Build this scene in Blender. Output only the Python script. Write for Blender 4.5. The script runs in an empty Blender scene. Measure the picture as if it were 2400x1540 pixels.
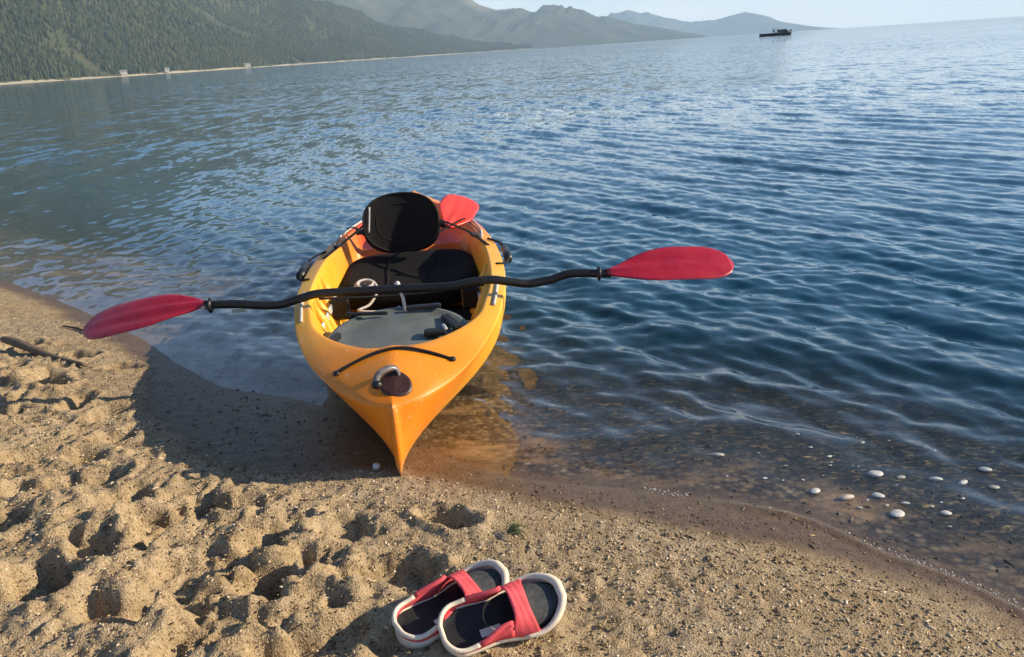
import bpy, math, random
import numpy as np
from mathutils import Vector, Matrix

random.seed(7)
rng = np.random.default_rng(11)
S = bpy.context.scene
COL = S.collection

# ------------------------------------------------------------------ camera
CAM_H = 1.22
PITCH, ROLL = math.radians(19.3), math.radians(3.8)
cam = bpy.data.cameras.new('camera')
cam.sensor_width = 36.0
cam.lens = 36.0 * 1860 / 2400
cam.clip_start = 0.05
cam.clip_end = 80000
camo = bpy.data.objects.new('camera', cam)
COL.objects.link(camo)
fw = Vector((0, math.cos(PITCH), -math.sin(PITCH)))
r0 = Vector((1, 0, 0))
u0 = r0.cross(fw)
rr = r0 * math.cos(ROLL) - u0 * math.sin(ROLL)
uu = u0 * math.cos(ROLL) + r0 * math.sin(ROLL)
camo.matrix_world = Matrix(((rr.x, uu.x, -fw.x, 0), (rr.y, uu.y, -fw.y, 0), (rr.z, uu.z, -fw.z, CAM_H), (0, 0, 0, 1)))
S.camera = camo

# ------------------------------------------------------------------ sky, sun, exposure
SUN_EL, SUN_AZ = math.radians(24.5), math.radians(90)      # azimuth clockwise from +Y: straight off to the right
world = bpy.data.worlds.new('World')
S.world = world
world.use_nodes = True
wn = world.node_tree
wn.nodes.clear()
sky = wn.nodes.new('ShaderNodeTexSky')
sky.sky_type = 'NISHITA'
sky.sun_disc = False
sky.sun_elevation = SUN_EL
sky.sun_rotation = SUN_AZ
sky.altitude = 1900
sky.air_density = 1.0
sky.dust_density = 0.4
sky.ozone_density = 3.0
bg = wn.nodes.new('ShaderNodeBackground')
bg.inputs['Strength'].default_value = 0.10
wo = wn.nodes.new('ShaderNodeOutputWorld')
# thin pale cloud low over the whole horizon
wt = wn.nodes.new('ShaderNodeTexCoord')
wsep = wn.nodes.new('ShaderNodeSeparateXYZ')
wn.links.new(wt.outputs['Generated'], wsep.inputs[0])
wmap = wn.nodes.new('ShaderNodeMapping')
wmap.inputs['Scale'].default_value = (2.5, 2.5, 11)
wn.links.new(wt.outputs['Generated'], wmap.inputs['Vector'])
wno = wn.nodes.new('ShaderNodeTexNoise')
wno.inputs['Scale'].default_value = 1.6
wno.inputs['Detail'].default_value = 6
wn.links.new(wmap.outputs[0], wno.inputs['Vector'])
wr = wn.nodes.new('ShaderNodeMapRange')
wr.inputs[1].default_value, wr.inputs[2].default_value = .32, .54
wr.inputs[3].default_value, wr.inputs[4].default_value = .45, .97
wn.links.new(wno.outputs[0], wr.inputs[0])
we = wn.nodes.new('ShaderNodeMapRange')
we.interpolation_type = 'SMOOTHSTEP'
we.inputs[1].default_value, we.inputs[2].default_value = .03, .20
we.inputs[3].default_value, we.inputs[4].default_value = 1, 0
wn.links.new(wsep.outputs[2], we.inputs[0])
wmul = wn.nodes.new('ShaderNodeMath')
wmul.operation = 'MULTIPLY'
wn.links.new(wr.outputs[0], wmul.inputs[0])
wn.links.new(we.outputs[0], wmul.inputs[1])
wmix = wn.nodes.new('ShaderNodeMix')
wmix.data_type = 'RGBA'
wmix.inputs[7].default_value = (7.2, 7.0, 6.7, 1)
wn.links.new(wmul.outputs[0], wmix.inputs[0])
wn.links.new(sky.outputs[0], wmix.inputs[6])
wn.links.new(wmix.outputs[2], bg.inputs[0])
wn.links.new(bg.outputs[0], wo.inputs[0])

sun = bpy.data.lights.new('sun', 'SUN')
sun.energy = 5.0
sun.angle = math.radians(0.5)
sun.color = (1.0, 0.83, 0.58)
suno = bpy.data.objects.new('sun', sun)
COL.objects.link(suno)
sd = Vector((math.sin(SUN_AZ) * math.cos(SUN_EL), math.cos(SUN_AZ) * math.cos(SUN_EL), math.sin(SUN_EL)))
suno.rotation_euler = (-sd).to_track_quat('-Z', 'Y').to_euler()
suno.location = (20, 0, 20)

S.view_settings.view_transform = 'Standard'
S.view_settings.look = 'None'
S.view_settings.exposure = 0.85
S.view_settings.gamma = 1.0
S.view_settings.use_curve_mapping = False
S.render.engine = 'CYCLES'
S.cycles.use_denoising = True
S.cycles.max_bounces = 8
S.cycles.volume_bounces = 3
S.cycles.transparent_max_bounces = 8


# ------------------------------------------------------------------ helpers
def link(o, parent=None):
    COL.objects.link(o)
    if parent is not None:
        o.parent = parent
    return o


def tag(o, label=None, cat=None, group=None, kind=None):
    if label: o['label'] = label
    if cat: o['category'] = cat
    if group: o['group'] = group
    if kind: o['kind'] = kind
    return o


def empty(name, loc, rz=0.0):
    o = bpy.data.objects.new(name, None)
    o.location = loc
    o.rotation_euler = (0, 0, rz)
    o.empty_display_size = 0.1
    return link(o)


def np_mesh(name, V, F, smooth=True):
    """V (n,3) array, F (m,k) int array of equal sized faces."""
    V = np.ascontiguousarray(V, dtype=np.float32)
    F = np.ascontiguousarray(F, dtype=np.int32)
    me = bpy.data.meshes.new(name)
    me.vertices.add(len(V))
    me.vertices.foreach_set('co', V.ravel())
    m, k = F.shape
    me.loops.add(m * k)
    me.loops.foreach_set('vertex_index', F.ravel())
    me.polygons.add(m)
    me.polygons.foreach_set('loop_start', np.arange(0, m * k, k, dtype=np.int32))
    me.polygons.foreach_set('loop_total', np.full(m, k, dtype=np.int32))
    if smooth:
        me.polygons.foreach_set('use_smooth', np.ones(m, dtype=bool))
    me.update(calc_edges=True)
    return me


def add_attr(me, name, arr):
    a = me.attributes.new(name, 'FLOAT', 'POINT')
    a.data.foreach_set('value', np.ascontiguousarray(arr, dtype=np.float32))


class MB:
    """collects shapes into one mesh"""
    def __init__(self):
        self.v, self.f, self.s = [], [], []

    def add(self, vs, fs, smooth=True):
        o = len(self.v)
        self.v += [tuple(map(float, p)) for p in vs]
        self.f += [tuple(i + o for i in f) for f in fs]
        self.s += [smooth] * len(fs)
        return self

    def grid(self, P, closed_u=False, closed_v=False, cap0=False, cap1=False, smooth=True):
        """P[i][j]: rows i (u), columns j (v)"""
        n, m = len(P), len(P[0])
        vs = [p for row in P for p in row]
        fs = []
        for i in range(n if closed_u else n - 1):
            for j in range(m if closed_v else m - 1):
                a, b = i * m + j, i * m + (j + 1) % m
                c, d = ((i + 1) % n) * m + (j + 1) % m, ((i + 1) % n) * m + j
                fs.append((a, b, c, d))
        if cap0: fs.append(tuple(range(m))[::-1])
        if cap1: fs.append(tuple((n - 1) * m + j for j in range(m)))
        return self.add(vs, fs, smooth)

    def tube(self, path, r, sides=8, cap=True, closed=False, flat=1.0):
        path = [Vector(p) for p in path]
        n = len(path)
        rs = r if isinstance(r, (list, tuple)) else [r] * n
        rows = []
        prev = None
        for i, p in enumerate(path):
            if closed:
                t = path[(i + 1) % n] - path[i - 1]
            else:
                t = path[min(i + 1, n - 1)] - path[max(i - 1, 0)]
            t.normalize()
            ref = Vector((0, 0, 1)) if abs(t.z) < 0.9 else Vector((0, 1, 0))
            if prev is None:
                a = t.cross(ref).normalized()
            else:
                a = (prev - t * prev.dot(t)).normalized()
            prev = a
            b = a.cross(t).normalized()
            rows.append([p + (a * math.cos(k * 2 * math.pi / sides) + b * flat * math.sin(k * 2 * math.pi / sides)) * rs[i]
                         for k in range(sides)])
        return self.grid(rows, closed_u=closed, closed_v=True, cap0=cap and not closed, cap1=cap and not closed)

    def box(self, c, size, rot=None, bev=0.0):
        c = Vector(c)
        hx, hy, hz = size[0] / 2, size[1] / 2, size[2] / 2
        b = min(bev, hx * .9, hy * .9, hz * .9)
        def tr(x, y, z):
            p = Vector((x, y, z))
            if rot is not None: p = rot @ p
            return c + p
        if b <= 0:
            vs = [tr(x, y, z) for z in (-hz, hz) for (x, y) in ((-hx, -hy), (hx, -hy), (hx, hy), (-hx, hy))]
            fs = [(3, 2, 1, 0), (4, 5, 6, 7), (0, 1, 5, 4), (1, 2, 6, 5), (2, 3, 7, 6), (3, 0, 4, 7)]
            return self.add(vs, fs, False)
        rows = []
        for (z, k) in ((-hz, b), (-hz + b, 0), (hz - b, 0), (hz, b)):
            x, y = hx - k, hy - k
            q = b * .6
            rows.append([tr(*p, z) for p in ((-x + q, -y), (x - q, -y), (x, -y + q), (x, y - q), (x - q, y), (-x + q, y), (-x, y - q), (-x, -y + q))])
        return self.grid(rows, closed_v=True, cap0=True, cap1=True, smooth=False)

    def blob(self, c, rad, seg=12, rings=8, rot=None, noise=0.0, seed=0):
        rn = random.Random(seed)
        c = Vector(c)
        rows = []
        for i in range(rings + 1):
            th = math.pi * i / rings
            row = []
            for j in range(seg):
                ph = 2 * math.pi * j / seg
                k = 1 + (rn.uniform(-noise, noise) if 0 < i < rings else 0)
                p = Vector((rad[0] * math.sin(th) * math.cos(ph), rad[1] * math.sin(th) * math.sin(ph), rad[2] * math.cos(th))) * k
                if rot is not None: p = rot @ p
                row.append(c + p)
            rows.append(row)
        return self.grid(rows, closed_v=True)

    def build(self, name, mat, parent=None, bevel=0.0, subsurf=0):
        me = bpy.data.meshes.new(name)
        me.from_pydata(self.v, [], self.f)
        me.polygons.foreach_set('use_smooth', self.s)
        me.materials.append(mat)
        me.update()
        o = bpy.data.objects.new(name, me)
        if subsurf:
            md = o.modifiers.new('sub', 'SUBSURF')
            md.levels = md.render_levels = subsurf
        if bevel:
            md = o.modifiers.new('bev', 'BEVEL')
            md.width = bevel
            md.segments = 2
        return link(o, parent)


def catmull(pts, per=8):
    pts = [np.array(p, float) for p in pts]
    out = []
    for i in range(len(pts) - 1):
        p0, p1, p2, p3 = pts[max(i - 1, 0)], pts[i], pts[i + 1], pts[min(i + 2, len(pts) - 1)]
        for k in range(per):
            t = k / per
            out.append(.5 * ((2 * p1) + (-p0 + p2) * t + (2 * p0 - 5 * p1 + 4 * p2 - p3) * t * t + (-p0 + 3 * p1 - 3 * p2 + p3) * t ** 3))
    out.append(pts[-1])
    return np.array(out)


def sstep(a, b, x):
    t = np.clip((x - a) / (b - a), 0, 1)
    return t * t * (3 - 2 * t)


_LAT = rng.random((256, 256))


def vnoise(x, y):
    xi, yi = np.floor(x).astype(np.int64), np.floor(y).astype(np.int64)
    fx, fy = x - xi, y - yi
    fx, fy = fx * fx * (3 - 2 * fx), fy * fy * (3 - 2 * fy)
    a, b = _LAT[xi & 255, yi & 255], _LAT[(xi + 1) & 255, yi & 255]
    c, d = _LAT[xi & 255, (yi + 1) & 255], _LAT[(xi + 1) & 255, (yi + 1) & 255]
    return (a * (1 - fx) + b * fx) * (1 - fy) + (c * (1 - fx) + d * fx) * fy


def fbm(x, y, oct=4, gain=.5):
    s, a, t = 0, 1.0, 0
    for o in range(oct):
        s = s + a * (vnoise(x * 2 ** o + 17.3 * o, y * 2 ** o + 9.1 * o) - .5) * 2
        t += a
        a *= gain
    return s / t


# ------------------------------------------------------------------ materials
def nodes(name):
    m = bpy.data.materials.new(name)
    m.use_nodes = True
    nt = m.node_tree
    b = nt.nodes['Principled BSDF']
    return m, nt, b


def N(nt, typ, **kw):
    n = nt.nodes.new(typ)
    for k, v in kw.items():
        if k == 'inp':
            for a, b in v.items(): n.inputs[a].default_value = b
        else:
            setattr(n, k, v)
    return n


def ramp(nt, fac, stops, interp='LINEAR'):
    r = nt.nodes.new('ShaderNodeValToRGB')
    r.color_ramp.interpolation = interp
    e = r.color_ramp.elements
    while len(e) < len(stops): e.new(.5)
    for el, (p, c) in zip(e, stops):
        el.position = p
        el.color = (c[0], c[1], c[2], 1) if not isinstance(c, (int, float)) else (c, c, c, 1)
    nt.links.new(fac, r.inputs[0])
    return r.outputs[0]


def math_n(nt, op, a, b=None):
    n = nt.nodes.new('ShaderNodeMath')
    n.operation = op
    for i, v in enumerate((a, b)):
        if v is None: continue
        if isinstance(v, (int, float)): n.inputs[i].default_value = v
        else: nt.links.new(v, n.inputs[i])
    return n.outputs[0]


def mixc(nt, fac, a, b, mode='MIX'):
    n = nt.nodes.new('ShaderNodeMix')
    n.data_type = 'RGBA'
    n.blend_type = mode
    for sock, v in ((n.inputs[0], fac), (n.inputs[6], a), (n.inputs[7], b)):
        if isinstance(v, (int, float)): sock.default_value = v
        elif isinstance(v, tuple): sock.default_value = (*v[:3], 1)
        else: nt.links.new(v, sock)
    return n.outputs[2]


def noise(nt, scale, detail=4, rough=.55, vec=None, dist=0.0):
    n = N(nt, 'ShaderNodeTexNoise', inp={'Scale': scale, 'Detail': detail, 'Roughness': rough, 'Distortion': dist})
    if vec is not None: nt.links.new(vec, n.inputs['Vector'])
    return n


def simple(name, col, rough=.5, var=.25, scale=30, bump=0.0, bscale=200, spec=.5, metal=0.0, coat=0.0):
    m, nt, b = nodes(name)
    tc = N(nt, 'ShaderNodeTexCoord')
    n = noise(nt, scale, 5, .6, tc.outputs['Object'])
    lo = tuple(c * (1 - var) for c in col)
    hi = tuple(min(1, c * (1 + var)) for c in col)
    nt.links.new(ramp(nt, n.outputs[0], [(.3, lo), (.7, hi)]), b.inputs['Base Color'])
    r = ramp(nt, n.outputs[0], [(.3, max(0, rough - .08)), (.7, min(1, rough + .08))])
    nt.links.new(r, b.inputs['Roughness'])
    b.inputs['Specular IOR Level'].default_value = spec
    b.inputs['Metallic'].default_value = metal
    b.inputs['Coat Weight'].default_value = coat
    if bump:
        n2 = noise(nt, bscale, 3, .6, tc.outputs['Object'])
        bp = N(nt, 'ShaderNodeBump', inp={'Strength': bump, 'Distance': .002})
        nt.links.new(n2.outputs[0], bp.inputs['Height'])
        nt.links.new(bp.outputs[0], b.inputs['Normal'])
    return m


def sand_material():
    m, nt, b = nodes('sand')
    L = nt.links
    geo = N(nt, 'ShaderNodeNewGeometry')
    pos = geo.outputs['Position']
    wet_shade = N(nt, 'ShaderNodeAttribute', attribute_name='wet_shade').outputs['Fac']
    under = N(nt, 'ShaderNodeAttribute', attribute_name='under').outputs['Fac']
    big = noise(nt, 2.2, 4, .6, pos)
    mid = noise(nt, 26, 5, .65, pos)
    fine = noise(nt, 190, 3, .7, pos)
    vor = N(nt, 'ShaderNodeTexVoronoi', inp={'Scale': 240.0})
    L.new(pos, vor.inputs['Vector'])
    c1 = ramp(nt, mid.outputs[0], [(.28, (.26, .20, .125)), (.5, (.385, .30, .195)), (.72, (.47, .385, .27))])
    c2 = ramp(nt, fine.outputs[0], [(.3, (.42, .38, .34)), (.5, (1, 1, 1)), (.68, (1.25, 1.2, 1.15))])
    c = mixc(nt, .85, c1, c2, 'MULTIPLY')
    # single dark and pale grains
    grain = ramp(nt, vor.outputs['Color'], [(.0, (.25, .2, .16)), (.16, (.3, .24, .2)), (.22, (1, 1, 1)), (.9, (1, 1, 1)), (.94, (1.5, 1.45, 1.4))], 'LINEAR')
    c = mixc(nt, .7, c, grain, 'MULTIPLY')
    c = mixc(nt, ramp(nt, big.outputs[0], [(.35, 0.0), (.65, .45)]), c, mixc(nt, 1.0, c, (.86, .78, .62), 'MULTIPLY'))
    # wetted sand, plus shade painted in under the kayak's shadow: darker, smoother
    wet_shade_c = mixc(nt, 1.0, c, (.33, .275, .245), 'MULTIPLY')
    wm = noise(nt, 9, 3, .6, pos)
    wfac = math_n(nt, 'MULTIPLY', wet_shade, ramp(nt, wm.outputs[0], [(.25, .85), (.5, 1.0)]))
    c = mixc(nt, wfac, c, wet_shade_c)
    # lake bed: brown sand with dark gravel and weed patches
    bn = N(nt, 'ShaderNodeMapping', inp={'Rotation': (0, 0, -.62), 'Scale': (2.2, 5.0, 1)})
    L.new(pos, bn.inputs['Vector'])
    weeds = noise(nt, 1.0, 6, .7, bn.outputs[0])
    vb = N(nt, 'ShaderNodeTexVoronoi', inp={'Scale': 46.0, 'Randomness': 1.0})
    L.new(pos, vb.inputs['Vector'])
    peb = ramp(nt, vb.outputs['Color'], [(.0, (.030, .024, .014)), (.35, (.085, .060, .034)), (.65, (.16, .115, .065)), (.9, (.22, .17, .10)), (1, (.30, .25, .16))])
    pebd = mixc(nt, 1.0, peb, ramp(nt, vb.outputs['Distance'], [(.25, 1.0), (.62, .35)]), 'MULTIPLY')
    sandy = mixc(nt, .8, (.29, .19, .098), c2, 'MULTIPLY')
    bed = mixc(nt, ramp(nt, weeds.outputs[0], [(.50, 1.0), (.66, 0.0)]), sandy, pebd)
    weed = N(nt, 'ShaderNodeAttribute', attribute_name='weed').outputs['Fac']
    tuft = noise(nt, 13, 6, .75, bn.outputs[0], .8)
    weedc = ramp(nt, tuft.outputs[0], [(.36, (.012, .011, .006)), (.52, (.018, .015, .008)), (.60, (.12, .085, .038)), (.68, (.34, .25, .13))])
    bed = mixc(nt, ramp(nt, weed, [(.12, 0.0), (.42, 1.0)]), bed, weedc)
    c = mixc(nt, under, c, bed)
    L.new(c, b.inputs['Base Color'])
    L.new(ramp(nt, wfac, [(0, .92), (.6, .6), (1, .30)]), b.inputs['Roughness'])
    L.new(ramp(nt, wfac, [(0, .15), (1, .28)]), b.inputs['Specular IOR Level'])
    bp = N(nt, 'ShaderNodeBump', inp={'Strength': .9, 'Distance': .006})
    hsum = math_n(nt, 'ADD', math_n(nt, 'MULTIPLY', mid.outputs[0], .9), math_n(nt, 'MULTIPLY', fine.outputs[0], .7))
    hsum = math_n(nt, 'ADD', hsum, math_n(nt, 'MULTIPLY', vor.outputs['Distance'], .35))
    L.new(hsum, bp.inputs['Height'])
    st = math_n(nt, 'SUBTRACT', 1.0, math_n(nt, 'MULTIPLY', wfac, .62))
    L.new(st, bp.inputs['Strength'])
    L.new(bp.outputs[0], b.inputs['Normal'])
    return m


def water_material():
    m = bpy.data.materials.new('lake_water')
    m.use_nodes = True
    nt = m.node_tree
    nt.nodes.clear()
    L = nt.links
    geo = N(nt, 'ShaderNodeNewGeometry')
    pos = geo.outputs['Position']
    depth = N(nt, 'ShaderNodeAttribute', attribute_name='depth').outputs['Fac']
    far = N(nt, 'ShaderNodeAttribute', attribute_name='far').outputs['Fac']

    def slope(scale, sx, sy, rot, detail):
        mp = N(nt, 'ShaderNodeMapping', inp={'Rotation': (0, 0, rot), 'Scale': (sx, sy, 1)})
        L.new(pos, mp.inputs['Vector'])
        n = noise(nt, scale, detail, .6, mp.outputs[0])
        sub = N(nt, 'ShaderNodeVectorMath', operation='SUBTRACT')
        L.new(n.outputs['Color'], sub.inputs[0])
        sub.inputs[1].default_value = (.5, .5, .5)
        return sub.outputs[0]

    def scale_v(v, f):
        s = N(nt, 'ShaderNodeVectorMath', operation='SCALE')
        L.new(v, s.inputs[0])
        if isinstance(f, (int, float)): s.inputs['Scale'].default_value = f
        else: L.new(f, s.inputs['Scale'])
        return s.outputs[0]

    def add_v(a, b_):
        s = N(nt, 'ShaderNodeVectorMath', operation='ADD')
        L.new(a, s.inputs[0])
        L.new(b_, s.inputs[1])
        return s.outputs[0]

    fine = slope(9.0, 1.5, .7, .5, 3)        # ripples everywhere
    wav = slope(2.2, 1.4, .5, .55, 3)        # wavelets that the mesh is too coarse for
    swell = slope(.35, .4, 1.4, .2, 4)
    patch = noise(nt, .05, 4, .6, pos)
    wind = ramp(nt, patch.outputs[0], [(.3, .7), (.7, 1.25)])
    tot = scale_v(fine, math_n(nt, 'ADD', .16, math_n(nt, 'MULTIPLY', far, .25)))
    tot = add_v(tot, scale_v(wav, math_n(nt, 'MULTIPLY', far, .62)))
    tot = add_v(tot, scale_v(swell, math_n(nt, 'MULTIPLY', far, .22)))
    tot = scale_v(tot, wind)
    flat = N(nt, 'ShaderNodeVectorMath', operation='MULTIPLY')
    L.new(tot, flat.inputs[0])
    flat.inputs[1].default_value = (1, 1, 0)
    nrm = N(nt, 'ShaderNodeVectorMath', operation='NORMALIZE')
    L.new(add_v(geo.outputs['Normal'], flat.outputs[0]), nrm.inputs[0])
    nrm = nrm.outputs[0]

    # Schlick reflectance, the same from both sides so that sunlight reaches the bed
    dt = N(nt, 'ShaderNodeVectorMath', operation='DOT_PRODUCT')
    L.new(nrm, dt.inputs[0])
    L.new(geo.outputs['Incoming'], dt.inputs[1])
    cosv = math_n(nt, 'MINIMUM', math_n(nt, 'ABSOLUTE', dt.outputs['Value']), 1.0)
    fr = math_n(nt, 'ADD', .02, math_n(nt, 'MULTIPLY', .98, math_n(nt, 'POWER', math_n(nt, 'SUBTRACT', 1.0, cosv), 5.0)))
    gl = N(nt, 'ShaderNodeBsdfGlossy', inp={'Roughness': .04, 'Color': (1, 1, 1, 1)})
    L.new(nrm, gl.inputs['Normal'])
    tr = N(nt, 'ShaderNodeBsdfTransparent')
    tint = ramp(nt, depth, [(0, (1, 1, 1)), (.25, (.86, .93, .92)), (1, (.30, .52, .56))])
    L.new(tint, tr.inputs['Color'])
    body = N(nt, 'ShaderNodeBsdfDiffuse', inp={'Color': (.014, .075, .130, 1)})
    mx = N(nt, 'ShaderNodeMixShader')
    L.new(ramp(nt, depth, [(0, 0.0), (.12, .05), (.45, .55), (1, 1.0)]), mx.inputs[0])
    L.new(tr.outputs[0], mx.inputs[1])
    L.new(body.outputs[0], mx.inputs[2])
    mo = N(nt, 'ShaderNodeMixShader')
    L.new(fr, mo.inputs[0])
    L.new(mx.outputs[0], mo.inputs[1])
    L.new(gl.outputs[0], mo.inputs[2])
    out = N(nt, 'ShaderNodeOutputMaterial')
    L.new(mo.outputs[0], out.inputs['Surface'])
    return m


def hull_material():
    """rotomoulded plastic, orange at the bow melting into yellow, red towards the stern"""
    m, nt, b = nodes('hull_plastic')
    L = nt.links
    tc = N(nt, 'ShaderNodeTexCoord')
    sep = N(nt, 'ShaderNodeSeparateXYZ')
    L.new(tc.outputs['Object'], sep.inputs[0])
    n = noise(nt, 1.6, 3, .5, tc.outputs['Object'])
    s = math_n(nt, 'ADD', sep.outputs['Y'], math_n(nt, 'MULTIPLY', math_n(nt, 'SUBTRACT', n.outputs[0], .5), 1.0))
    s = math_n(nt, 'DIVIDE', s, 3.1)
    c = ramp(nt, s, [(0.0, (.72, .21, .008)), (.09, (.74, .255, .011)), (.20, (.78, .36, .022)), (.34, (.80, .43, .032)), (.50, (.78, .36, .026)), (.64, (.78, .22, .02)), (.72, (.60, .04, .015)), (.85, (.70, .12, .02)), (1, (.8, .3, .02))])
    sc = noise(nt, 7, 6, .7, tc.outputs['Object'])
    scm = N(nt, 'ShaderNodeMapping', inp={'Scale': (60, 3.5, 45), 'Rotation': (0, 0, .25)})
    L.new(tc.outputs['Object'], scm.inputs['Vector'])
    scr = noise(nt, 1.0, 4, .75, scm.outputs[0])
    c = mixc(nt, ramp(nt, sc.outputs[0], [(.5, 0.0), (.8, .32)]), c, (.45, .26, .10))
    c = mixc(nt, ramp(nt, scr.outputs[0], [(.62, 0.0), (.70, .45)]), c, (.80, .60, .34))
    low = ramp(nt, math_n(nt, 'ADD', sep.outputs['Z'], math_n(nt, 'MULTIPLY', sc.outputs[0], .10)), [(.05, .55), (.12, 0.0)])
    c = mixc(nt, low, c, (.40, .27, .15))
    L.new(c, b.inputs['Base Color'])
    f = noise(nt, 120, 3, .6, tc.outputs['Object'])
    L.new(ramp(nt, sc.outputs[0], [(.3, .34), (.7, .52)]), b.inputs['Roughness'])
    bp = N(nt, 'ShaderNodeBump', inp={'Strength': .12, 'Distance': .002})
    L.new(f.outputs[0], bp.inputs['Height'])
    L.new(bp.outputs[0], b.inputs['Normal'])
    b.inputs['Subsurface Weight'].default_value = 0.0
    return m


def blade_material(name, col):
    m, nt, b = nodes(name)
    L = nt.links
    tc = N(nt, 'ShaderNodeTexCoord')
    n = noise(nt, 14, 5, .65, tc.outputs['Object'])
    L.new(ramp(nt, n.outputs[0], [(.3, tuple(c * .8 for c in col)), (.72, tuple(min(1, c * 1.12) for c in col))]), b.inputs['Base Color'])
    L.new(ramp(nt, n.outputs[0], [(.3, .22), (.7, .40)]), b.inputs['Roughness'])
    return m


def hill_material(name, greens, sand_h=6.0, scale=.02):
    m, nt, b = nodes(name)
    L = nt.links
    geo = N(nt, 'ShaderNodeNewGeometry')
    pos = geo.outputs['Position']
    sep = N(nt, 'ShaderNodeSeparateXYZ')
    L.new(pos, sep.inputs[0])
    n = noise(nt, scale, 6, .68, pos)
    n2 = noise(nt, scale * .18, 5, .6, pos)
    c = ramp(nt, n.outputs[0], [(.3, greens[0]), (.5, greens[1]), (.66, greens[2]), (.78, greens[3])])
    c = mixc(nt, ramp(nt, n2.outputs[0], [(.56, 0.0), (.68, .75)]), c, greens[3])
    if sand_h:
        z = math_n(nt, 'ADD', sep.outputs['Z'], math_n(nt, 'MULTIPLY', math_n(nt, 'SUBTRACT', n.outputs[0], .5), 16.0))
        c = mixc(nt, ramp(nt, math_n(nt, 'DIVIDE', z, sand_h * 2), [(.30, .9), (.48, 0.0)]), c, (.36, .32, .25))
    L.new(c, b.inputs['Base Color'])
    b.inputs['Roughness'].default_value = .95
    b.inputs['Specular IOR Level'].default_value = .05
    return m


M_SAND = sand_material()
M_WATER = water_material()
M_HULL = hull_material()
M_BLADE = blade_material('red_blade_plastic', (.36, .010, .030))
M_BLADE2 = blade_material('bright_red_blade_plastic', (.80, .05, .03))
M_BLACK = simple('black_fabric', (.010, .010, .011), .85, .3, 60, .5, 500, .15)
M_BLACKP = simple('black_plastic', (.012, .012, .014), .42, .3, 40, .15, 300, .4)
M_WEB = simple('black_webbing', (.014, .014, .015), .8, .3, 80, .4, 700, .2)
M_GREY = simple('grey_plastic', (.12, .135, .128), .42, .2, 12, .1, 200, .45)
M_LGREY = simple('pale_grey_plastic', (.5, .5, .5), .4, .2, 20)
M_WHITE = simple('white_cord', (.48, .44, .42), .7, .2, 60)
M_CREAM = simple('cream_rubber', (.70, .62, .50), .6, .18, 25, .2, 300, .3)
M_PINK = simple('pink_fabric', (.72, .10, .12), .75, .25, 30, .5, 600, .2)
M_INNER = simple('dark_footbed', (.014, .017, .019), .55, .3, 40, .3, 400, .35)
M_MESH = simple('grey_mesh_fabric', (.06, .065, .07), .8, .4, 120, .6, 800, .2)


# ------------------------------------------------------------------ shoreline and beach
def shoreline(before, near_pts, after):
    """smooth where it is near, straight runs far off"""
    return np.concatenate([np.array(before, float), catmull(near_pts, 6), np.array(after, float)])


SHORE = shoreline([(-120, 90), (-40, 34), (-12, 12.2)], [(-6.0, 7.3), (-4.4, 5.95), (-3.27, 5.05), (-2.52, 4.39), (-1.78, 3.65), (-1.22, 3.02), (-.78, 2.78), (-.40, 2.42),
                 (-.04, 2.14), (.34, 2.00), (.71, 1.84), (.86, 1.66), (.99, 1.52), (1.10, 1.36), (1.22, 1.12), (1.42, .84), (1.75, .40)], [(3, -1.2), (10, -10), (60, -70)])
WET_SHADE_L = shoreline([(-120, 84), (-12, 11.6)], [(-5.6, 6.7), (-4.2, 5.62), (-3.06, 4.72), (-2.28, 4.02), (-1.64, 3.30), (-1.32, 2.66), (-.98, 2.30), (-.66, 2.19), (-.40, 2.16), (-.02, 2.0), (.35, 1.78), (.68, 1.60), (.85, 1.45), (1.0, 1.30), (1.15, 1.05), (1.38, .70), (1.70, .25)], [(3, -1.6), (60, -75)])  # bulges inland at left so dry sand in the kayak's shadow is coloured darker


def signed(poly, x, y):
    """distance to a polyline, positive on its lake side (left of travel is land)"""
    best = np.full(x.shape, 1e18)
    sg = np.ones(x.shape)
    for a, b in zip(poly[:-1], poly[1:]):
        dx, dy = b - a
        l2 = dx * dx + dy * dy
        t = np.clip(((x - a[0]) * dx + (y - a[1]) * dy) / l2, 0, 1)
        ex, ey = x - (a[0] + t * dx), y - (a[1] + t * dy)
        d2 = ex * ex + ey * ey
        cr = dx * (y - a[1]) - dy * (x - a[0])
        upd = d2 < best
        best = np.where(upd, d2, best)
        sg = np.where(upd, np.where(cr > 0, 1.0, -1.0), sg)
    return np.sqrt(best) * sg


def ground_base(x, y, d=None):
    if d is None: d = signed(SHORE, x, y)
    l = np.maximum(-d, 0)
    w = np.maximum(d, 0)
    land = .045 * l + .02 * (1 - np.exp(-l / .25)) + .004 * np.sin(l * 9)
    land = np.where(land > 2.5, 2.5 + (land - 2.5) * .2, land)
    land = np.minimum(land, 12)
    bed = -(.075 * w + .020 * w * w)
    bed = np.where(w > 3, -(.405 + (w - 3) * .19), bed)
    return np.where(d > 0, np.maximum(bed, -9), land), d


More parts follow.
